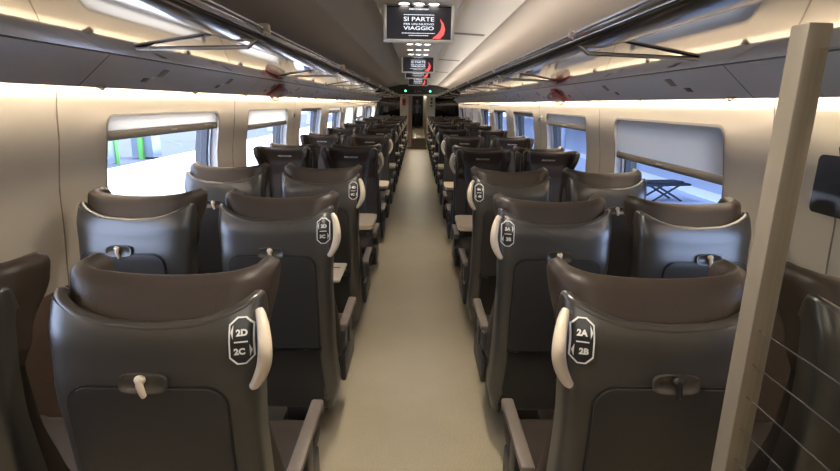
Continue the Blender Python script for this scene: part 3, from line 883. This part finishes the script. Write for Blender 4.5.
# ------------------------------------------------------------------ outside: platforms
struct(MB().box((-7.0, -6, -.12), (-1.75, 80, -.02)).obj('ground_left_platform', M['platL']))
struct(MB().box((-30, -6, -.30), (-7.0, 80, -.14)).obj('ground_left_yard', M['platFar']))  # dark blue-grey colour stands for the shade beyond the sunlit platform
struct(MB().box((1.75, -6, -.12), (30, 80, -.02)).obj('ground_right_platform', M['platR']))
struct(MB().box((5.15, -6, -.02), (5.65, 80, -.012)).obj('trim_platform_line', M['yellow']))
struct(MB().box((-1.75, -6, -1.2), (1.75, 80, -1.1)).obj('ground_trackbed', M['platFar']))
struct(MB().box((-30.5, -6, -.2), (-30, 80, 5)).obj('wall_station_left', M['station']))
struct(MB().box((24, -6, -.2), (36.5, 80, 5)).obj('wall_station_right', M['station']))
struct(MB().box((2.2, -8, 4.4), (26, 80, 4.6)).obj('trim_sun_blocker', M['station']))  # unseen slab added to keep the sun off the right platform and windows
ks = empty('platform_kiosk', (-7.9, 14.6, -.14)); tag(ks, 'green-framed kiosk standing on the platform outside the nearest left window', 'kiosk')
for i, y in enumerate((-1.6, -.9, .4, 1.0)):
    MB().box((-.06, y-.07, 0), (.06, y+.07, 2.3), .01).obj('frame_post', M['kgreen'], ks)
MB().box((-.02, -1.5, .05), (.02, -.9, 2.2)).obj('panel', M['kglass'], ks); MB().box((-.3, .45, .05), (.3, .95, 2.2)).obj('panel', M['kglass'], ks)
MB().box((-.7, -1.8, 2.3), (.2, 1.2, 2.45), .02).obj('kiosk_roof', M['kgreen'], ks)
for i, (x, y) in enumerate([(-8.6, 22), (-8.6, 31), (-8.6, 42), (3.6, 13.2), (3.6, 19), (3.6, 25), (8.5, 16), (8.5, 24)]):
    g = empty('station_column', (x, y, -.14 if x < 0 else -.02))
    cmb = MB(); cmb.lathe([(.22, 0), (.22, .3), (.14, .34), (.13, 4.2), (.2, 4.4)], n=20); cmb.obj('shaft', M['column'], g)
    tag(g, f'station column seen through the {"left" if x<0 else "right"} windows, {["nearest", "second", "farthest"][i % 3]} of the {"row" if x<5 else "back row"}', 'column', 'station columns')
bn = empty('folding_bench', (4.25, 8.85, -.02)); bn.rotation_euler = (0, 0, radians(12)); tag(bn, 'black bench with crossed legs outside the nearest right window', 'bench')
MB().box((-.42, -.20, .27), (.42, .20, .31), .02).box((-.36, -.16, .31), (.30, .12, .345), .015).obj('bench_top', M['bench'], bn)
for y in (-.15, .15):
    for a, b_ in (((-.30, y, .0), (.22, y, .28)), ((.30, y, 0), (-.22, y, .28))):
        MB().tube([a, b_], .018, 8).obj('leg', M['bench'], bn)
for i, (x, y) in enumerate([(12, 20), (12, 32)]):
    g = empty('information_board', (x, y, -.02)); tag(g, f'pale lit board on the right platform, {["nearer", "farther"][i]} one', 'board')
    MB().box((-.1, -.9, .8), (.1, .9, 2.4), .02).obj('board_face', M['sash'], g); MB().box((-.05, -.8, 0), (.05, -.7, .8)).obj('leg', M['bench'], g); MB().box((-.05, .7, 0), (.05, .8, .8)).obj('leg', M['bench'], g)

# ------------------------------------------------------------------ light
w = bpy.data.worlds.new('world'); SC.world = w; w.use_nodes = True
bg = w.node_tree.nodes['Background']; bg.inputs[0].default_value = (.68, .77, 1.0, 1); bg.inputs[1].default_value = 6.0
sun = bpy.data.lights.new('sun', 'SUN'); sun.energy = 8.5; sun.angle = radians(3); sun.color = (.93, .95, 1)
so = bpy.data.objects.new('sun', sun); COL.objects.link(so); so.rotation_euler = (radians(-8), radians(18), 0)
for y in (.9, 2.3, 5.3, 10.6, 13.8, 16.5):
    l = bpy.data.lights.new('downlight_beam', 'SPOT'); l.energy = 52; l.color = (1, .90, .76); l.spot_size = radians(130); l.spot_blend = .8; l.shadow_soft_size = .05
    o = bpy.data.objects.new('downlight_beam', l); COL.objects.link(o); o.location = (0, y, 2.12)

for y, e_ in ((20.3, 14), (25, 10), (30.5, 16)):  # added point lights without fixtures, they brighten the corridor
    l = bpy.data.lights.new('corridor_fill', 'POINT'); l.energy = e_; l.color = (1, .88, .68); l.shadow_soft_size = .08
    o = bpy.data.objects.new('corridor_fill', l); COL.objects.link(o); o.location = (0, y, 1.95)
al_ = bpy.data.lights.new('seat_back_fill', 'AREA'); al_.shape = 'RECTANGLE'; al_.size = 1.6; al_.size_y = .5; al_.energy = 11; al_.color = (1, .92, .82)  # added area light behind the camera, brightens the near seat backs
ao = bpy.data.objects.new('seat_back_fill', al_); COL.objects.link(ao); ao.location = (0, -1.1, 2.10); ao.rotation_euler = (radians(35), 0, 0)
# ------------------------------------------------------------------ camera
cam = bpy.data.cameras.new('camera'); cam.sensor_width = 36; cam.lens = 517/840*36; cam.clip_start = .02
co = bpy.data.objects.new('camera', cam); COL.objects.link(co); SC.camera = co
pitch, yaw, roll = radians(14.27), radians(.5), radians(1.0)
f = Vector((sin(yaw)*cos(pitch), cos(yaw)*cos(pitch), -sin(pitch))); r = Vector((cos(yaw), -sin(yaw), 0)); u = r.cross(f)
r2 = r*cos(roll)+u*sin(roll); u2 = -r*sin(roll)+u*cos(roll)
co.matrix_world = Matrix(((r2.x, u2.x, -f.x, 0), (r2.y, u2.y, -f.y, 0), (r2.z, u2.z, -f.z, 1.53), (0, 0, 0, 1)))
vs = SC.view_settings; vs.view_transform = 'Standard'; vs.look = 'None'; vs.gamma = 1; vs.exposure = 0.68; vs.use_curve_mapping = False
SC.cycles.max_bounces = 8; SC.cycles.transparent_max_bounces = 16; SC.cycles.diffuse_bounces = 5; SC.cycles.glossy_bounces = 5
SC.cycles.caustics_reflective = False; SC.cycles.sample_clamp_indirect = 6
